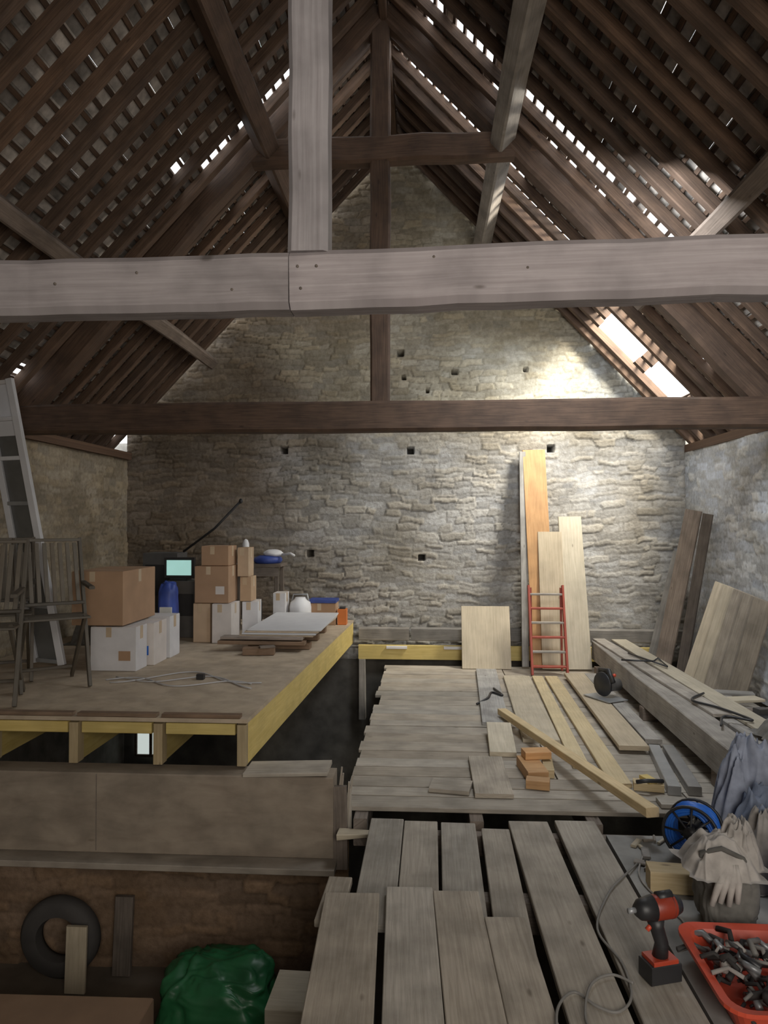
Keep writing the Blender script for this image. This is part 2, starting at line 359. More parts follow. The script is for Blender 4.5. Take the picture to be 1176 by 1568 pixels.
# ------------------------------------------------------------ roof
def rp(s,d,off,y): return Vector((R0+s*(d*CA+off*SA),y,ZR-d*SA+off*CA))
def dX(s,x): return s*(x-R0)/CA
LR=4.78; Y0=-2.4; PIT=.25; ROW=.105
HOLES=[(1.76,2.10,6.80,7.56),(2.20,2.50,6.95,7.52)]
for s,nm in ((-1,'roof_rafters_left'),(1,'roof_rafters_right')):
    b=B(); up=Vector((s*SA,0,CA)); y=YB-.15
    while y>Y0:
        j1=random.uniform(-.012,.012); j2=random.uniform(-.015,.015); w=random.uniform(.055,.075); t=random.uniform(.7,1.15)
        def raf(d0,d1): b.beam(rp(s,d0,-.04,y+j1),rp(s,d1,-.04,y+j2),w,.078,M_RAFT,up,t,.006)
        if s>0 and 6.9<y<7.3: raf(.02,dX(1,1.76)); raf(dX(1,2.10),dX(1,2.20)); raf(dX(1,2.50),LR)
        else: raf(.02,LR)
        y-=PIT
    d=.06
    while d<LR:
        t=random.uniform(.75,1.25); x=R0+s*d*CA
        cuts=[(Y0,YB-.02)]
        if s>0:
            for (x0,x1,y0,y1) in HOLES:
                if x0<x<x1: cuts=[(Y0,y0),(y1,YB-.02)]
        for (ya,yb) in cuts: b.beam(rp(s,d,.012,ya),rp(s,d,.012,yb),.030,.022,M_RAFT,up,t,.003)
        d+=ROW
    b.obj(nm)
    b=B(); ny=int((YB-Y0)/PIT); nr=int(LR/ROW)
    for iy in range(ny+1):
        y1=YB-.02-iy*PIT; y0=y1-PIT; yc=(y0+y1)/2
        bayp=0.0 if yc<4.6 else .003
        for k in range(nr):
            d0=.03+k*ROW; d1=d0+ROW; dc=(d0+d1)/2; x=R0+s*dc*CA
            pm=bayp
            if s>0:
                if 6.0<yc<6.5: pm=.95 if dc<1.7 else .12
                elif 5.1<yc<5.36: pm=.8 if .3<dc<3.4 else .04
                elif 5.36<yc<5.62: pm=.2 if .5<dc<3.0 else .02
                elif 6.5<yc<6.9: pm=.85 if 1.0<dc<2.4 else .05
                if 1.3<x<2.7 and yc>6.6: pm=max(pm,.08)
                if any(x0-.05<x<x1+.05 and a0-.1<yc<a1+.1 for x0,x1,a0,a1 in HOLES): pm=1
                if dc>4.45: pm=.3
            else:
                if 5.35<yc<5.6: pm=.9 if .8<dc<2.0 else .04
                elif 5.1<yc<5.35: pm=.05
                elif 5.85<yc<6.1: pm=.85 if .2<dc<1.8 else .04
            if random.random()<pm: continue
            g1=0.0; g0=0.0
            if iy==0: g1=random.choice((.0,.05,.07,.07)) if s<0 else random.choice((0,0,.05))
            if s>0 and 4.35<yc<4.85 and dc>.8 and random.random()<.5: g0=.012
            o=random.uniform(.026,.034)
            vs=[rp(s,d0,o,y0+g0),rp(s,d0,o,y1-g1),rp(s,d1,o-.004,y1-g1),rp(s,d1,o-.004,y0+g0)]
            vs+= [p+up*.008 for p in vs]
            b.add(vs,[[0,1,2,3],[4,7,6,5],[0,4,5,1],[1,5,6,2],[2,6,7,3],[3,7,4,0]],M_SLATE,random.uniform(.45,1.45))
    b.obj('roof_slates_left' if s<0 else 'roof_slates_right')
b=B()
b.beam((R0,Y0,ZR-.16),(R0,YB-.03,ZR-.16),.07,.2,M_OLD,Z,1,.01,8,.008)
b.obj('ridge_beam')
b=B()
for s in (-1,1):
    up=Vector((s*SA,0,CA))
    vs=[rp(s,-.03,.06,Y0),rp(s,-.03,.06,YB+.2),rp(s,.2,.05,YB+.2),rp(s,.2,.05,Y0)]
    vs+=[p+up*.012 for p in vs]
    b.add(vs,[[0,1,2,3],[4,7,6,5],[0,4,5,1],[1,5,6,2],[2,6,7,3],[3,7,4,0]],M_SLATE,.8)
b.obj('ridge_tiles')
def purlin(s,d,y0,y1,m,w=.16,h=.18,tint=1):
    b=B(); b.beam(rp(s,d,-.09-h/2,y0),rp(s,d,-.09-h/2,y1),w,h,m,Vector((s*SA,0,CA)),tint,.015,10,.01)
    b.obj('roof_purlin')
M_PUR=wood('purlin_wood',(.13,.095,.07),(.25,.19,.15),.8)
M_PURL=wood('purlin_pale',(.28,.24,.20),(.44,.38,.32),.8)
purlin(-1,1.55,Y0,YB-.02,M_OLD,.15,.17,1.1)
purlin(-1,3.2,Y0,YB-.02,M_PUR,.12,.15,1.0)
purlin(1,1.55,Y0,YB-.02,M_PURL,.13,.17,.8)
purlin(1,3.2,Y0,5.9,M_PUR,.12,.15,.9)
slab('wall_plate_left',(XL-.28,Y0,2.2),(XL+.06,YB-.02,2.28),M_OLD,1.2)
slab('wall_plate_right',(XR-.02,Y0,2.25),(XR+.3,YB-.02,2.33),M_OLD,1.5)
b=B(); YT=5.68
b.beam((XL+.02,YT,2.335),(XR-.02,YT-.03,2.34),.16,.235,M_OLD,Z,1.0,.02,12,.005)
b.beam((-.375,YT,2.42),(-.375,YT,5.6),.12,.155,M_OLD,Vector((1,0,0)),.9,.015,8,.006)
for s in (-1,1):
    b.beam((R0+s*2.97,YT,2.42),(R0+s*.04,YT,5.58),.15,.20,M_OLD,Vector((s*SA,0,CA)),1.0,.02,10,.01)
b.beam((-1.52,YT-.01,4.45),(.85,YT-.01,4.47),.13,.21,M_OLD,Z,1.1,.02,8,.008)
b.obj('roof_truss')
b=B(); YN=2.30
b.beam((XL+.02,YN+.01,2.262),(-.44,YN,2.27),.12,.182,M_TIE,Z,(.93,.92,.92),.02,24,.0025)
b.beam((-.437,YN,2.27),(XR-.02,YN-.01,2.322),.12,.186,M_TIE,Z,(1.08,1.06,1.07),.02,24,.0025)
b.beam((-.38,YN,2.36),(-.375,YN,5.45),.12,.128,M_TIE,Vector((1,0,0)),(.98,1,1.02),.014,16,.003)
for (x,z) in ((-.41,2.31),(-.35,2.31),(-.40,2.24),(.02,2.33),(.31,2.29),(.63,2.33),(-.93,2.30),(-.62,2.24),(.84,2.36),(-1.2,2.27)):
    b.tube([(x,YN-.056,z),(x,YN-.0635,z)],.0045,M_DARKB,7)
for s in (-1,1):
    b.beam((R0+s*2.97,YN,2.40),(R0+s*.04,YN,5.58),.15,.2,M_OLD,Vector((s*SA,0,CA)),1.0,.02,10,.01)
b.obj('roof_truss')

# ------------------------------------------------------------ platform
PZ=.44; XP=XL+.05; YE=7.78
b=B()
def pr(y): return -.97+(y-3.83)/(7.85-3.83)*.17
for (y0,y1) in ((3.83,5.2),(5.203,6.55),(6.553,YE)):
    vs=[(XP,y0,PZ-.022),(pr(y0),y0,PZ-.022),(pr(y1),y1,PZ-.022),(XP,y1,PZ-.022)]
    vs+=[(x,y,PZ) for x,y,z in vs]
    fs=[[3,2,1,0],[4,5,6,7],[0,1,5,4],[1,2,6,5],[2,3,7,6],[3,0,4,7]]
    b.add(vs,fs,M_SHEET,1.0,[[(vs[j][0],vs[j][1]+vs[j][2]) for j in f] for f in fs])
b.beam((-.995,3.87,.305),(-.83,YE,.305),.045,.226,M_YEL,Z,1.0)
for i,x in enumerate((-1.46,-1.93,-2.4,-2.87,-3.27)):
    b.beam((x,3.87,.305),(x,YE,.305),.045,.226,M_YEL,Z,.6)
xs=(-1.0,-1.46,-1.93,-2.4,-2.87,-3.28)
for x in xs:
    b.beam((x,3.86,.19),(x,3.86,.41),.075,.05,M_PINE,Vector((1,0,0)),.62)
for a,c in zip(xs[:-1],xs[1:]):
    b.beam((a-.04,3.86,.38),(c+.04,3.86,.38),.04,.06,M_YEL,Z,random.uniform(.8,1))
    b.beam((a-.01,3.85,.452),(c+.02,3.85,.452),.05,.02,M_BROWNB,Z,1)
b.obj('timber_platform')
b=B()
b.beam((XP,3.80,-.035),(-.49,3.80,-.035),.16,.42,M_FORM,Z,1.0,.006)
b.beam((XP,3.70,-.262),(-.47,3.69,-.262),.17,.032,M_FORM,Z,1.05)
b.box((-1.75,3.7185,-.03),(.003,.004,.40),M_DARKB)
b.beam((-.96,3.80,.184),(-.52,3.8,.2),.2,.02,M_PLANK,Z,1.0)
b.beam((-.475,3.74,-.3),(-.485,3.76,.12),.03,.12,M_DARKB,Vector((1,0,0)),1)
b.obj('shuttering_beam')
b=B()
for i in range(6):
    x=-.49+i*.016; b.beam((x,3.80,-.15),(x+random.uniform(.0,.05),3.78,random.uniform(.08,.22)),.035,.02,M_PLANK,Vector((1,0,0)),random.uniform(.7,1.0),.002,1,0,.4)
b.obj('splintered_lath')
b=B()
for x0,x1 in ((-.74,-.2),(-.18,1.0),(1.02,2.7)):
    b.beam((x0,7.76,.30),(x1,7.76,.30),.12,.13,M_GREYB,Z,random.uniform(.55,.75),.006)
b.beam((-.74,7.69,.115),(2.5,7.69,.115),.05,.15,M_YEL,Z,.95)
for x in (-.33,.28,1.9): b.box((x,7.655,.17),(.22,.02,.03),M_WHITE)
b.beam((-.70,7.7,.04),(-.70,7.7,-.6),.07,.09,M_GREYB)
b.obj('ledger_beam')
b=B(); b.box((-3.07,7.86,-.95),(.34,.02,.26),M_SKY)
for dx in (-.17,0,.17): b.box((-3.07+dx,7.85,-.95),(.03,.04,.28),M_DARKB)
for dz in (-.14,.14): b.box((-3.07,7.85,-.95+dz),(.37,.04,.03),M_DARKB)
b.obj('window_1')

# ------------------------------------------------------------ deck and walkway
b=B(); y=3.80; i=0
while y<7.5:
    w=random.uniform(.13,.20)
    if i==0: w=.17
    xr=2.70; xl=-.45+random.uniform(-.03,.03)+(.02 if i else -.03)
    xm=random.choice((.75,1.1,1.4))
    b.beam((xl,y+w/2,-.0125+random.uniform(-.003,.003)),(xm,y+w/2+random.uniform(-.008,.008),-.0125+random.uniform(-.003,.003)),w-random.uniform(.004,.02),.025,M_PLANK,Z)
    b.beam((xm+.01,y+w/2,-.0125),(xr,y+w/2,-.0125),w-.01,.025,M_PLANK,Z)
    y+=w; i+=1
for x in (-.35,.25,.85,1.45,2.1,2.6): b.beam((x,3.72,-.10),(x,7.6,-.10),.07,.14,M_DARKB,Z,1.2)
b.obj('deck_boards')
b=B()
def pl(a,c,w,z,m=M_PLANK,t=.03,tint=None,z2=None):
    b.beam((a[0],a[1],z+t/2),(c[0],c[1],(z if z2 is None else z2)+t/2),w,t,m,Z,tint)
pl((-.22,1.0),(-.30,2.86),.215,.0); pl((.0,1.0),(-.075,2.92),.185,.0); pl((.19,1.0),(.11,2.9),.18,.0); pl((.355,1.0),(.285,2.72),.15,.0)
pl((.535,1.0),(.50,3.66),.195,-.028); pl((.75,1.0),(.735,3.68),.20,-.028)
pl((-.21,2.7),(-.205,3.66),.165,-.032); pl((-.04,2.7),(-.035,3.64),.165,-.032); pl((.14,2.7),(.15,3.63),.17,-.032); pl((.31,2.5),(.33,3.58),.135,-.036,tint=.85)
pl((-.38,2.72),(-.37,3.05),.1,-.032)
for y in (1.2,2.1,3.0): b.beam((-.26,y,-.105),(.85,y,-.105),.08,.13,M_DARKB,Z,1.1)
b.beam((-.28,3.60,-.09),(2.6,3.60,-.09),.06,.1,M_DARKB,Z,1.3)
b.obj('plank_walkway')
b=B(); b.beam((-.46,3.69,-.1),(-.30,3.68,-.09),.09,.03,M_LIGHTP,Z,1,.003,1,0,.6); b.obj('board_offcut')

def single(name,a,c,w,t,m,tint=None,up=Z,ch=.003):
    q=B(); q.beam(a,c,w,t,m,up,tint,ch); return q.obj(name)
T=.024
single('loose_board',(.585,7.3,.015),(.50,5.35,.015),.2,T,M_GREYB,1.15)
single('loose_board',(.85,7.0,.015),(.77,4.95,.015),.25,T,M_LIGHTP,.9)
single('loose_board',(1.05,7.0,.015),(.93,4.45,.015),.10,T,M_PINE,1.05)
single('loose_board',(1.18,7.0,.015),(1.09,4.15,.015),.12,T,M_PINE,.98)
single('loose_board',(1.40,7.0,.042),(1.33,4.75,.042),.19,.03,M_LIGHTP,.85)
single('loose_board',(1.55,7.0,.042),(1.50,4.9,.042),.11,.03,M_GREYB,1.0)
single('loose_board',(1.42,7.0,.014),(1.40,5.2,.014),.16,.02,M_GREYB,.8)
single('loose_board',(.36,4.58,.015),(.36,3.95,.015),.21,T,M_PLANK,1.02)
single('loose_board',(.02,4.1,.015),(.24,4.06,.015),.17,T,M_PLANK,.9)
single('loose_board',(.50,5.15,.07),(.48,4.65,.018),.17,.03,M_LIGHTP,1.1)
single('loose_board',(1.22,3.91,.015),(1.62,3.90,.015),.10,T,M_PLANK,.95)
single('metal_channel',(1.47,4.8,.028),(1.35,4.05,.028),.07,.05,M_GREY,1.0)
single('metal_channel',(1.56,4.8,.028),(1.46,4.05,.028),.07,.05,M_GREY,.9)
q=B(); q.box((.62,4.35,.034),(.12,.30,.06),M_ORB,.1,1.0); q.box((.72,4.40,.029),(.06,.26,.05),M_PINE,-.1,.8); q.box((.66,4.46,.088),(.16,.10,.045),M_ORB,.15,1.1); q.box((.62,4.12,.029),(.13,.08,.05),M_ORB,-.2,.8)
q.obj('timber_offcuts')
single('pine_batten',(.56,5.52,.065),(1.04,3.42,.155),.065,.045,M_PINE,1.12)
q=B(); q.box((1.23,4.12,.03),(.16,.08,.045),M_PINE,-.2,.9); q.box((1.23,4.12,.065),(.05,.1,.02),M_YEL,.3); q.tube([(1.15,4.07,.065),(1.2,4.05,.08),(1.3,4.09,.065)],.012,M_BLACK); q.obj('clamp_block')
q=B()
q.beam((1.76,7.5,.195),(1.68,3.95,.195),.17,.19,M_GREYB,Z,.9,.006,6,.003)
q.beam((1.96,7.5,.19),(1.90,3.7,.19),.18,.18,M_GREYB,Z,1.02,.006,6,.003)
q.beam((1.75,7.5,.30),(1.83,4.6,.30),.12,.02,M_GREYB,Z,1.1)
q.beam((1.95,7.5,.295),(1.98,3.9,.295),.15,.02,M_LIGHTP,Z,.8)
q.beam((2.13,7.0,.15),(2.15,4.3,.15),.14,.12,M_GREYB,Z,1.0)
q.beam((2.32,5.9,.1),(2.36,4.6,.1),.17,.05,M_GREYB,Z,.9)
for y in (4.2,5.6): q.beam((1.62,y,.05),(2.4,y,.05),.09,.095,M_DARKB,Z,1.3)
q.beam((1.62,7.1,.05),(2.15,7.1,.05),.09,.095,M_DARKB,Z,1.3)
q.obj('timber_stack')
q=B(); q.tube([(1.66,6.3,.32),(1.75,6.25,.325),(1.9,6.2,.33),(2.0,6.4,.32),(1.95,6.0,.325),(1.8,6.6,.325)],.008,M_BLACK); q.obj('black_strap')

single('plywood_offcut',(.60,7.40,.005),(.60,7.60,.62),.50,.018,M_LIGHTP,1.0,Vector((0,-1,0)))
single('leaning_board',(1.19,7.42,.02),(1.14,7.82,2.28),.24,.022,M_ORB,.95,Vector((0,-1,0)))
single('leaning_board',(1.00,7.46,.02),(1.02,7.82,2.26),.07,.03,M_GREYB,.95,Vector((0,-1,0)))
single('leaning_board',(1.28,7.36,.02),(1.28,7.66,1.40),.25,.022,M_LIGHTP,.9,Vector((0,-1,0)))
single('leaning_board',(1.53,7.36,.02),(1.51,7.78,1.56),.24,.022,M_LIGHTP,.9,Vector((0,-1,0)))
q=B()
for x in (1.02,1.36): q.beam((x,7.12,.006),(x+.0,7.38,.86),.055,.022,M_LRED,Vector((1,0,0)),1.0)
for k in range(6):
    f=.1+k*.16; q.beam((1.02,7.12+.26*f,.86*f),(1.36,7.12+.26*f,.86*f),.05,.02,M_GREYB if k%2 else M_LRED,Z,1.0)
for x in (1.04,1.34): q.beam((x,7.30,.02),(x,7.37,.84),.02,.02,M_LRED,Vector((1,0,0)),.8)
q.obj('step_ladder')
for (xb,yb,xt,yt,zt,w,m,t) in ((2.33,7.35,2.60,7.2,1.62,.17,M_DARKB,1.7),(2.45,7.15,2.66,7.0,1.58,.10,M_DARKB,.8),(2.28,7.55,2.55,7.5,1.2,.10,M_GREYB,.8)):
    single('leaning_plank',(xb,yb,.02),(xt,yt,zt),w,.025,m,t,Vector((-.75,-.65,0)))
for i in range(5):
    single('leaning_offcut',(2.34+i*.06,6.62-i*.1,.03),(2.58+i*.022,6.45-i*.14,.96-.02*i),.15,.025,M_LIGHTP if i<2 else M_PLANK,1.12-.10*i,Vector((-.7,-.7,0)))

# ------------------------------------------------------------ boxes on platform
def carton(name,c,s,m,rz=0,**k):
    q=B(); q.carton(c,s,m,rz,**k); return q.obj(name)
CB='cardboard_box'; PB=PZ+.002
carton(CB,(-2.235,5.10,PB),(.33,.2,.31),M_WCARD,0,label=M_CARD)
carton(CB,(-2.19,5.35,PB),(.33,.26,.31),M_WCARD,0,label=M_BLUE)
carton(CB,(-2.17,5.62,PB),(.32,.22,.32),M_WCARD,0)
carton(CB,(-2.335,5.26,PB+.328),(.37,.60,.38),M_CARD,0)
carton(CB,(-1.99,6.38,PB),(.15,.28,.34),M_CARD2,0,tint=1.1)
carton(CB,(-1.80,6.34,PB),(.17,.28,.34),M_WCARD,0)
carton(CB,(-1.63,6.6,PB),(.14,.25,.33),M_WCARD,.1)
carton(CB,(-1.48,7.2,PB),(.12,.2,.35),M_WCARD,0)
carton(CB,(-1.90,6.38,PB+.348),(.30,.30,.32),M_CARD,0,label=M_WCARD)
carton(CB,(-1.88,6.40,PB+.675),(.24,.28,.17),M_CARD,0)
carton(CB,(-1.66,6.58,PB+.338),(.10,.2,.22),M_CARD2,0)
carton(CB,(-1.68,6.56,PB+.565),(.10,.2,.26),M_CARD2,0)
carton(CB,(-2.48,5.78,PB),(.26,.22,.42),M_CARD2,.1)
q=B(); q.carton((-1.09,7.5,PB),(.28,.26,.22),M_CARD,0); q.box((-1.09,7.5,PB+.24),(.29,.27,.03),M_DBLUE); q.obj('lidded_box')
q=B(); q.box((-.885,7.45,PB+.08),(.09,.12,.16),M_ORANGE); q.box((-.885,7.45,PB+.17),(.06,.08,.02),M_BLACK); q.obj('orange_tool_case')
q=B(); q.blob((-2.20,6.0,PZ+.27),(.15,.18,.56),M_DBLUE,.12,3,seed=3,sq=.6,flat=PB); q.box((-2.19,5.905,PZ+.28),(.1,.02,.14),M_LABEL); q.box((-2.19,5.9,PZ+.12),(.1,.02,.08),M_WCARD); q.obj('blue_bag')
q=B(); q.box((-2.26,6.62,PB+.26),(.28,.25,.52),M_DGREY); q.box((-2.26,6.485,PB+.3),(.22,.01,.2),M_BLACK)
q.obj('small_cabinet')
q=B(); q.box((-2.30,6.56,PZ+.64),(.28,.05,.19),M_BLACK); q.box((-2.30,6.532,PZ+.64),(.23,.006,.14),M_CYAN); q.box((-2.30,6.58,PZ+.534),(.16,.14,.02),M_BLACK); q.obj('monitor')
q=B(); q.box((-2.6,7.0,PB+.38),(.34,.3,.76),M_DGREY); q.box((-2.6,6.84,PZ+.5),(.28,.01,.3),M_BLACK); q.obj('storage_cabinet')
q=B(); q.drape((-2.85,6.35),(.55,.6,.62),M_DCLOTH,3,1.5,PB); q.obj('covered_heap')
q=B()
q.box((-1.75,7.45,PZ+.62),(.5,.35,.03),M_DARKB); q.box((-1.75,7.3,PZ+.55),(.44,.02,.09),M_DARKB)
for dx in (-.2,.2):
    for dy in (-.13,.13): q.beam((-1.75+dx,7.45+dy,PB),(-1.75+dx,7.45+dy,PZ+.6),.04,.04,M_DARKB)
q.obj('small_table')
q=B(); q.lathe((-1.66,7.4,PZ+.637),[(.0,0),(.13,0),(.15,.03),(.14,.06),(.09,.08),(.0,.085)],M_DBLUE); q.blob((-1.6,7.38,PZ+.74),(.2,.16,.08),M_WHITE,.1,2,seed=5); q.tube([(-1.5,7.35,PZ+.73),(-1.4,7.3,PZ+.74),(-1.36,7.28,PZ+.72)],.012,M_WHITE); q.obj('clothes_iron')
q=B(); q.lathe((-1.9,7.42,PZ+.637),[(0,0),(.035,0),(.035,.2),(.02,.24),(0,.25)],M_WHITE); q.obj('spray_bottle')
q=B(); q.lathe((-1.29,7.24,PB),[(0,0),(.10,0),(.11,.03),(.11,.2),(.10,.25),(.06,.28),(.05,.30),(0,.30)],M_WHITE,28); q.tube([(-1.38,7.24,PZ+.24),(-1.36,7.24,PZ+.33),(-1.22,7.24,PZ+.33),(-1.20,7.24,PZ+.24)],.01,M_GREY); q.obj('white_canister')
q=B(); q.lathe((-1.72,7.05,PB),[(0,0),(.07,0),(.08,.1),(.08,.27),(.05,.3),(0,.3)],M_BLACK); q.obj('black_bin')
q=B(); q.tube([(-2.42,7.0,PZ+.77),(-2.1,6.98,PZ+1.0),(-1.83,6.95,PZ+1.27)],.012,M_BLACK); q.blob((-1.83,6.95,PZ+1.27),(.04,.03,.05),M_BLACK,.05); q.obj('black_pole')
q=B()
for i in range(3): q.beam((-1.50+i*.02,6.0+i*.45,PB+.03),(-.98,5.98+i*.45,PB+.03),.09,.055,M_BROWNB,Z,1)
q.beam((-1.72,5.86,PZ+.075),(-1.0,5.84,PZ+.075),.1,.03,M_BROWNB)
q.beam((-1.70,5.88,PZ+.11),(-1.02,5.86,PZ+.11),.12,.02,M_DARKB,Z,1.6)
for k,(m,t) in enumerate(((M_SHEET,.9),(M_WHITE,.8),(M_SHEET,1.1),(M_WHITE,.85))):
    q.box((-1.23+.012*k,6.45+.02*k,PZ+.122+k*.013),(.62,1.15,.011),m,-.04+.012*k,t,.001)
q.obj('panel_stack')
q=B(); q.box((-1.35,5.70,PB+.03),(.25,.1,.055),M_BROWNB,.1); q.box((-1.28,5.68,PZ+.068),(.12,.07,.015),M_DARKB,.4); q.obj('timber_offcuts')
q=B()
for k in range(3):
    pts=[]
    for i in range(26):
        f=i/25; pts.append((-2.15+f*1.0+.03*k, 4.70+.10*math.sin(f*9+k*2)+.12*k*math.sin(f*3)-.1*f, PZ+.007))
    q.tube(pts,.005,M_WCARD,6,tint=.7)
q.box((-1.53,4.78,PZ+.02),(.05,.04,.035),M_BLACK); q.obj('loose_cable')
def chair(loc,rz):
    q=B(); m=M_CHAIR
    for sx in (-.2,.2):
        q.beam((sx,.22,.006),(sx,-.13,.95),.035,.022,m,Vector((1,0,0)),1.2)
        q.beam((sx*.86,-.20,.006),(sx*.86,.20,.46),.035,.02,m,Vector((1,0,0)),1)
        q.beam((sx*1.0,-.0,.66),(sx*1.0,.26,.64),.035,.02,m)
    for k in range(7): q.beam((-.2,-.02+.04*k,.45),(.2,-.02+.04*k,.45),.03,.014,m,Z,1.3)
    for k in range(8):
        x=-.165+k*.047; q.beam((x,.035,.54),(x,-.11,.92),.026,.01,m,Vector((0,1,0)),1.7)
    q.beam((-.2,.04,.53),(.2,.04,.53),.03,.02,m); q.beam((-.2,-.125,.94),(.2,-.125,.94),.045,.02,m,Z,1.5)
    q.beam((-.17,-.15,.08),(.17,-.15,.08),.02,.02,m)
    o=q.obj('folding_garden_chair'); o.location=loc; o.rotation_euler=(0,0,rz); return o
chair((-2.46,4.56,PB),math.radians(218)); chair((-2.90,4.72,PB),math.radians(208)); chair((-2.62,4.12,PB),math.radians(200))
q=B(); y=5.06
a0=Vector((-2.64,y,PZ+.03)); a1=Vector((-3.08,y+.05,2.56)); off=Vector((-.24,.08,0))
q.beam(a0,a1,.05,.04,M_WHITE,Vector((0,-1,0)),.8); q.beam(a0+off,a1+off,.045,.04,M_WHITE,Vector((0,-1,0)),.8)
for f in (0.01,.2,.38,.56,.72,.86,.99): q.beam(a0.lerp(a1,f),a0.lerp(a1,f)+off,.03,.03,M_GREY if f<.7 else M_WHITE,Vector((0,-1,0)),1)
dn=Vector((0,.01,0)); am=a0.lerp(a1,.80)
q.add([tuple(v+dn) for v in (a0,a0+off,am+off,am)],[[0,1,2,3]],M_GLASS)
q.add([tuple(v+dn) for v in (am,am+off,a1+off,a1)],[[0,1,2,3]],M_WHITE); q.obj('leaning_window_frame')
carton(CB,(-3.05,4.02,PB),(.22,.18,.2),M_CARD,0,tint=.9)

# ------------------------------------------------------------ tools on the right
q=B(); c=Vector((1.19,3.33,.118)); ax=Vector((-.5,-.86,0.05)).normalized()
p=ax.orthogonal().normalized(); r=ax.cross(p)
for k in range(2,5):
    R=.062+.011*k if k<4 else .105
    for j in range(7):
        pts=[]
        for i in range(28):
            t=2*math.pi*i/28; rr=R+.003*math.sin(5*t+j+k); pts.append(c+ax*(-.045+.015*j)+(p*math.cos(t)+r*math.sin(t))*rr)
        q.tube(pts,.0085,M_BLUE,6,True)
for sgn in (-1,1):
    pts=[]
    for i in range(28):
        t=2*math.pi*i/28; pts.append(c+ax*.062*sgn+(p*math.cos(t)+r*math.sin(t))*.115)
    q.tube(pts,.007,M_BLACK,8,True)
    for i in range(4):
        t=math.pi/4*i; d=(p*math.cos(t)+r*math.sin(t))*.113; q.tube([c+ax*.062*sgn-d,c+ax*.062*sgn+d],.005,M_BLACK,6)
q.tube([c-ax*.07,c+ax*.07],.03,M_BLACK,12); q.obj('cable_reel')
q=B(); q.blob((1.12,2.80,.11),(.20,.20,.26),M_DCLOTH,.1,2,seed=2,sq=.6,flat=-.008,fold=.08,tint=1.5)
q.tube([(1.02,2.78,.2),(1.01,2.74,.28),(1.07,2.71,.31),(1.15,2.72,.27),(1.19,2.75,.2)],.009,M_DCLOTH)
q.drape((1.09,2.80),(.24,.24,.15),M_CLOTH,8,1.1,.20); q.drape((1.17,2.82),(.16,.16,.20),M_CLOTH,19,.95,.21)
for k in range(4):
    q.tube([(1.08+.012*k,2.71,.25),(1.05+.022*k,2.68,.20),(1.02+.03*k,2.675,.12+.01*(k%2))],[.016,.014,.010],M_CLOTH,8,tint=1.15)
q.obj('tool_bag')
q=B(); q.drape((1.50,3.24),(.40,.40,.42),M_BCLOTH,21,1.0,-.01); q.drape((1.42,3.14),(.22,.24,.36),M_CLOTH,33,.75,-.01); q.drape((1.47,3.42),(.34,.24,.62),M_BCLOTH,41,(1.6,1.5,1.4),-.01); q.obj('heap_of_work_clothes')
q=B(); q.drape((2.03,4.1),(.36,.36,.16),M_DCLOTH,51,1.6,.305); q.obj('folded_tarpaulin')
q=B(); q.box((1.02,3.05,.032),(.22,.1,.085),M_PINE,-.1,.85); q.obj('timber_block')
q=B(); X,Y=.75,2.43
q.box((X+.01,Y,.036),(.11,.075,.06),M_BLACK,.3); q.box((X+.01,Y,.071),(.09,.07,.016),M_RED,.3,.7)
q.tube([(X+.01,Y,.075),(X+.015,Y,.12),(X+.0,Y,.17),(X-.005,Y,.2)],[.026,.022,.023,.03],M_BLACK,12)
q.tube([(X+.065,Y+.02,.235),(X+.05,Y+.016,.235),(X-.01,Y-.003,.235),(X-.02,Y-.006,.235)],[.03,.04,.04,.034],M_RED,16,tint=.45)
q.tube([(X+.08,Y+.024,.235),(X+.045,Y+.015,.235)],[.026,.041],M_BLACK,16)
q.tube([(X-.0,Y-.0,.268),(X+.05,Y+.016,.268)],[.018,.018],M_BLACK,10)
q.tube([(X-.015,Y-.005,.235),(X-.06,Y-.018,.235),(X-.075,Y-.022,.235)],[.041,.032,.018],M_BLACK,16)
q.tube([(X-.075,Y-.022,.235),(X-.10,Y-.03,.235)],.009,M_GREY,8); q.tube([(X-.02,Y-.006,.18),(X-.035,Y-.01,.165)],.008,M_RED,8)
q.obj('cordless_drill')
q=B(); X,Y,zz=1.45,6.0,.062
q.box((X,Y,zz+.006),(.20,.30,.008),M_GREY,.5)
q.lathe((X-.02,Y,zz+.115),[(0,-.012),(.095,-.012),(.1,0),(.095,.012),(0,.012)],M_BLACK,28,Vector((.88,.48,0)))
q.tube([(X-.0,Y,zz+.10),(X+.12,Y+.06,zz+.10)],.05,M_DGREY,16); q.tube([(X-.03,Y+.1,zz+.12),(X-.02,Y+.08,zz+.22),(X+.02,Y-.03,zz+.23),(X+.04,Y-.1,zz+.15)],.02,M_BLACK,10)
q.tube([(X+.05,Y+.02,zz+.17),(X+.06,Y-.06,zz+.2)],.014,M_RED,8)
q.obj('circular_saw')
q=B(); X0,X1,Y0_,Y1_=.87,1.29,2.14,2.60
def rr(x0,x1,y0,y1,r,z,n=5):
    o=[]
    for cx,cy,a in ((x1-r,y1-r,0),(x0+r,y1-r,90),(x0+r,y0+r,180),(x1-r,y0+r,270)):
        for i in range(n+1):
            t=math.radians(a+90*i/n); o.append((cx+r*math.cos(t),cy+r*math.sin(t),z))
    return o
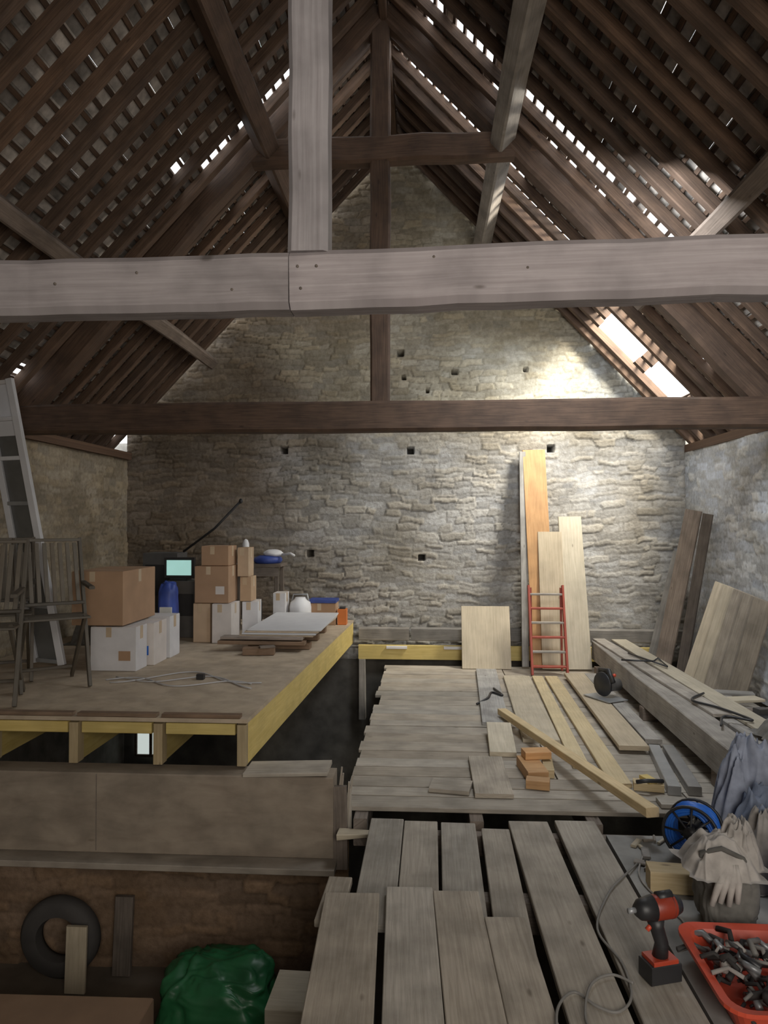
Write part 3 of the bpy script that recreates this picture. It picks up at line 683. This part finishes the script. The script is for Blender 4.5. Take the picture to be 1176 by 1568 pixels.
seq=[rr(X0+.05,X1-.05,Y0_+.05,Y1_-.05,.05,-.008),rr(X0+.01,X1-.01,Y0_+.01,Y1_-.01,.06,.09),rr(X0-.01,X1+.01,Y0_-.01,Y1_+.01,.07,.082),rr(X0-.01,X1+.01,Y0_-.01,Y1_+.01,.07,.095),rr(X0+.02,X1-.02,Y0_+.02,Y1_-.02,.06,.088),rr(X0+.06,X1-.06,Y0_+.06,Y1_-.06,.05,.004)]
n=len(seq[0])
vs=[p for r_ in seq for p in r_]; fs=[[i*n+j,i*n+(j+1)%n,(i+1)*n+(j+1)%n,(i+1)*n+j] for i in range(5) for j in range(n)]+[[5*n+j for j in range(n)],[j for j in range(n-1,-1,-1)]]
q.add(vs,fs,M_RED,.95,smooth=False)
for i in range(90):
    x=random.uniform(X0+.07,X1-.14);y=random.uniform(Y0_+.06,Y1_-.07);a=random.uniform(0,6.28);l=random.uniform(.04,.11); z=random.uniform(.03,.12)
    q.tube([(x,y,z),(x+l*.5*math.cos(a),y+l*.5*math.sin(a),z+.01),(x+l*math.cos(a+.5),y+l*math.sin(a+.5),z)],random.uniform(.004,.012),random.choice((M_BLACK,M_GREY,M_RUB,M_CLOTH,M_RUB,M_CABLE,M_DGREY)),6,tint=random.uniform(.5,1))
q.obj('red_tool_tray')
q=B(); q.lathe((1.40,2.78,-.01),[(0,0),(.09,0),(.095,.02),(.095,.20),(.06,.24),(.04,.26),(.04,.29),(0,.29)],M_BLUE); q.obj('blue_bottle')
def wander(pts,r,m,name,z):
    P=[Vector((*p,z)) if len(p)==2 else Vector(p) for p in pts]; o=[]
    for i in range(len(P)-1):
        p0=P[max(i-1,0)];p1=P[i];p2=P[i+1];p3=P[min(i+2,len(P)-1)]
        for k in range(8):
            t=k/8; o.append(.5*((2*p1)+(-p0+p2)*t+(2*p0-5*p1+4*p2-p3)*t*t+(-p0+3*p1-3*p2+p3)*t**3))
    o.append(P[-1]); q=B(); q.tube(o,r,m,7); return q.obj(name)
wander([(.36,2.0,.036),(.385,2.2,.036),(.46,2.33,.012),(.52,2.27,.009),(.58,2.25,.009),(.64,2.33,.009),(.655,2.5),(.62,2.7),(.72,2.95),(.82,3.1),(.92,3.25,-.004)],.0045,M_CABLE,'extension_cable',.009)
wander([(.52,1.95),(.5,2.1),(.47,2.2),(.52,2.36),(.60,2.42),(.66,2.38)],.0045,M_CABLE,'extension_cable',.016)
wander([(.92,2.66),(.94,2.72),(.96,2.8),(.92,2.95),(.90,3.15),(1.0,3.4)],.004,M_CLOTH,'white_cable',-.004)
wander([(1.70,4.3),(1.8,4.5),(1.93,4.42),(1.85,4.7),(1.75,4.9),(1.9,5.1)],.008,M_BLACK,'extension_cable',.322)
q=B()
q.box((2.2,4.75,.237),(.2,.16,.05),M_BLACK,.3); q.tube([(2.1,4.6,.27),(2.25,4.65,.31),(2.3,4.8,.27)],.015,M_GREY); q.box((2.16,4.82,.275),(.08,.06,.04),M_DGREY,.3)
q.obj('power_plane')
single('short_offcut',(2.05,5.3,.222),(2.40,5.38,.222),.12,.02,M_LIGHTP,.9)
single('short_offcut',(2.06,5.6,.222),(2.42,5.52,.222),.10,.02,M_GREYB,.8)
single('short_offcut',(2.08,5.0,.222),(2.38,5.08,.222),.07,.02,M_DARKB,1.2)
q=B()
for i in range(40):
    x=random.uniform(.95,1.30);y=random.uniform(2.9,3.53);l=random.uniform(.02,.10);a=random.uniform(0,3.14)
    if .88<x<1.16 and y<3.16 or x>1.0 and y>3.16 and y<3.48: continue
    q.box((x,y,-.003),(l,random.uniform(.01,.04),.012),random.choice((M_CLOTH,M_CLOTH,M_PLANK,M_DGREY,M_LIGHTP)),a,.8)
q.obj('scattered_rubble')
wander([(.40,5.95,.011),(.5,6.05,.038),(.55,6.25,.038),(.63,6.15,.038),(.58,6.4,.038)],.010,M_BLACK,'power_cord',.03)

# ------------------------------------------------------------ lower left
q=B(); q.blob((-.99,3.40,-.78),(.50,.40,.40),M_GREEN,.2,1.6,seed=41,sq=.55,flat=-.955,fold=.10)
for (x,z,t) in ((-1.06,-.79,.3),(-1.0,-.82,.1),(-.94,-.80,.2),(-.88,-.83,.0)): q.box((x,3.16,z),(.04,.012,.05),M_LABEL,t,.7)
q.obj('green_rubble_sack')
q=B(); q.carton((-1.72,2.72,-.958),(1.15,.5,.46),M_CARD,.02,tape=None,tint=.5); q.obj('cardboard_box')
q=B()
q.lathe((-1.98,3.80,-.735),[(.12,-.04),(.19,-.05),(.215,-.02),(.215,.02),(.19,.05),(.12,.04),(.11,0),(.12,-.04)],M_RUB,36,Vector((0,1,0)),tint=1.6)
q.obj('old_tyre')
single('wooden_slat',(-1.84,3.68,-.955),(-1.84,3.70,-.62),.11,.02,M_LIGHTP,.8,Vector((0,-1,0)))
single('dark_panel',(-1.66,3.84,-.955),(-1.66,3.88,-.55),.10,.03,M_DARKB,.8,Vector((0,-1,0)))
q=B()
for i,(h,rz_) in enumerate(((.13,.05),(.12,-.06),(.13,.08),(.12,-.03))):
    q.box((-.55,3.0,-.895+i*.128),(.20,.26,h),M_LIGHTP,rz_,.75)
q.obj('timber_blocks')

# ------------------------------------------------------------ lights
w=bpy.data.worlds.new('World'); sc.world=w; w.use_nodes=True
bg=w.node_tree.nodes['Background']; bg.inputs[0].default_value=(.88,.94,1,1); bg.inputs[1].default_value=5.0
def area(name,loc,tgt,sx,sy,p,col):
    l=bpy.data.lights.new(name,'AREA'); l.shape='RECTANGLE'; l.size=sx;l.size_y=sy;l.energy=p;l.color=col
    o=bpy.data.objects.new(name,l); o.location=loc; o.rotation_euler=(Vector(tgt)-Vector(loc)).to_track_quat('-Z','Y').to_euler(); sc.collection.objects.link(o); return o
area('rear_fill_light',(1.2,-1.9,2.3),(.9,5,1.2),2.4,2.0,108,(1,.94,.86))  # added fill lamp behind the camera; the rear wall has no doorway
area('rear_fill_light',(.9,-1.2,.6),(-.2,4,4.2),1.6,1.0,22,(1,.91,.82))  # second added fill, aimed up to brighten the roof; no opening here
area('roof_hole_daylight',(2.65,6.55,4.25),(1.1,7.2,2.3),.9,.9,390,(1,.94,.81))
area('right_wall_fill',(1.0,4.3,3.3),(2.3,7.2,.6),.9,.9,50,(.90,.95,1))  # unseen cool fill added mid-room to brighten the right wall; no skylight
# ------------------------------------------------------------ camera
cd=bpy.data.cameras.new('Camera'); cam=bpy.data.objects.new('Camera',cd); sc.collection.objects.link(cam)
cd.sensor_width=36; cd.sensor_fit='AUTO'; cd.lens=36*1100/1568; cd.clip_start=.05
cam.location=(0,0,1.5); cam.rotation_euler=(math.radians(90+.83),0,math.radians(3.48))
sc.camera=cam
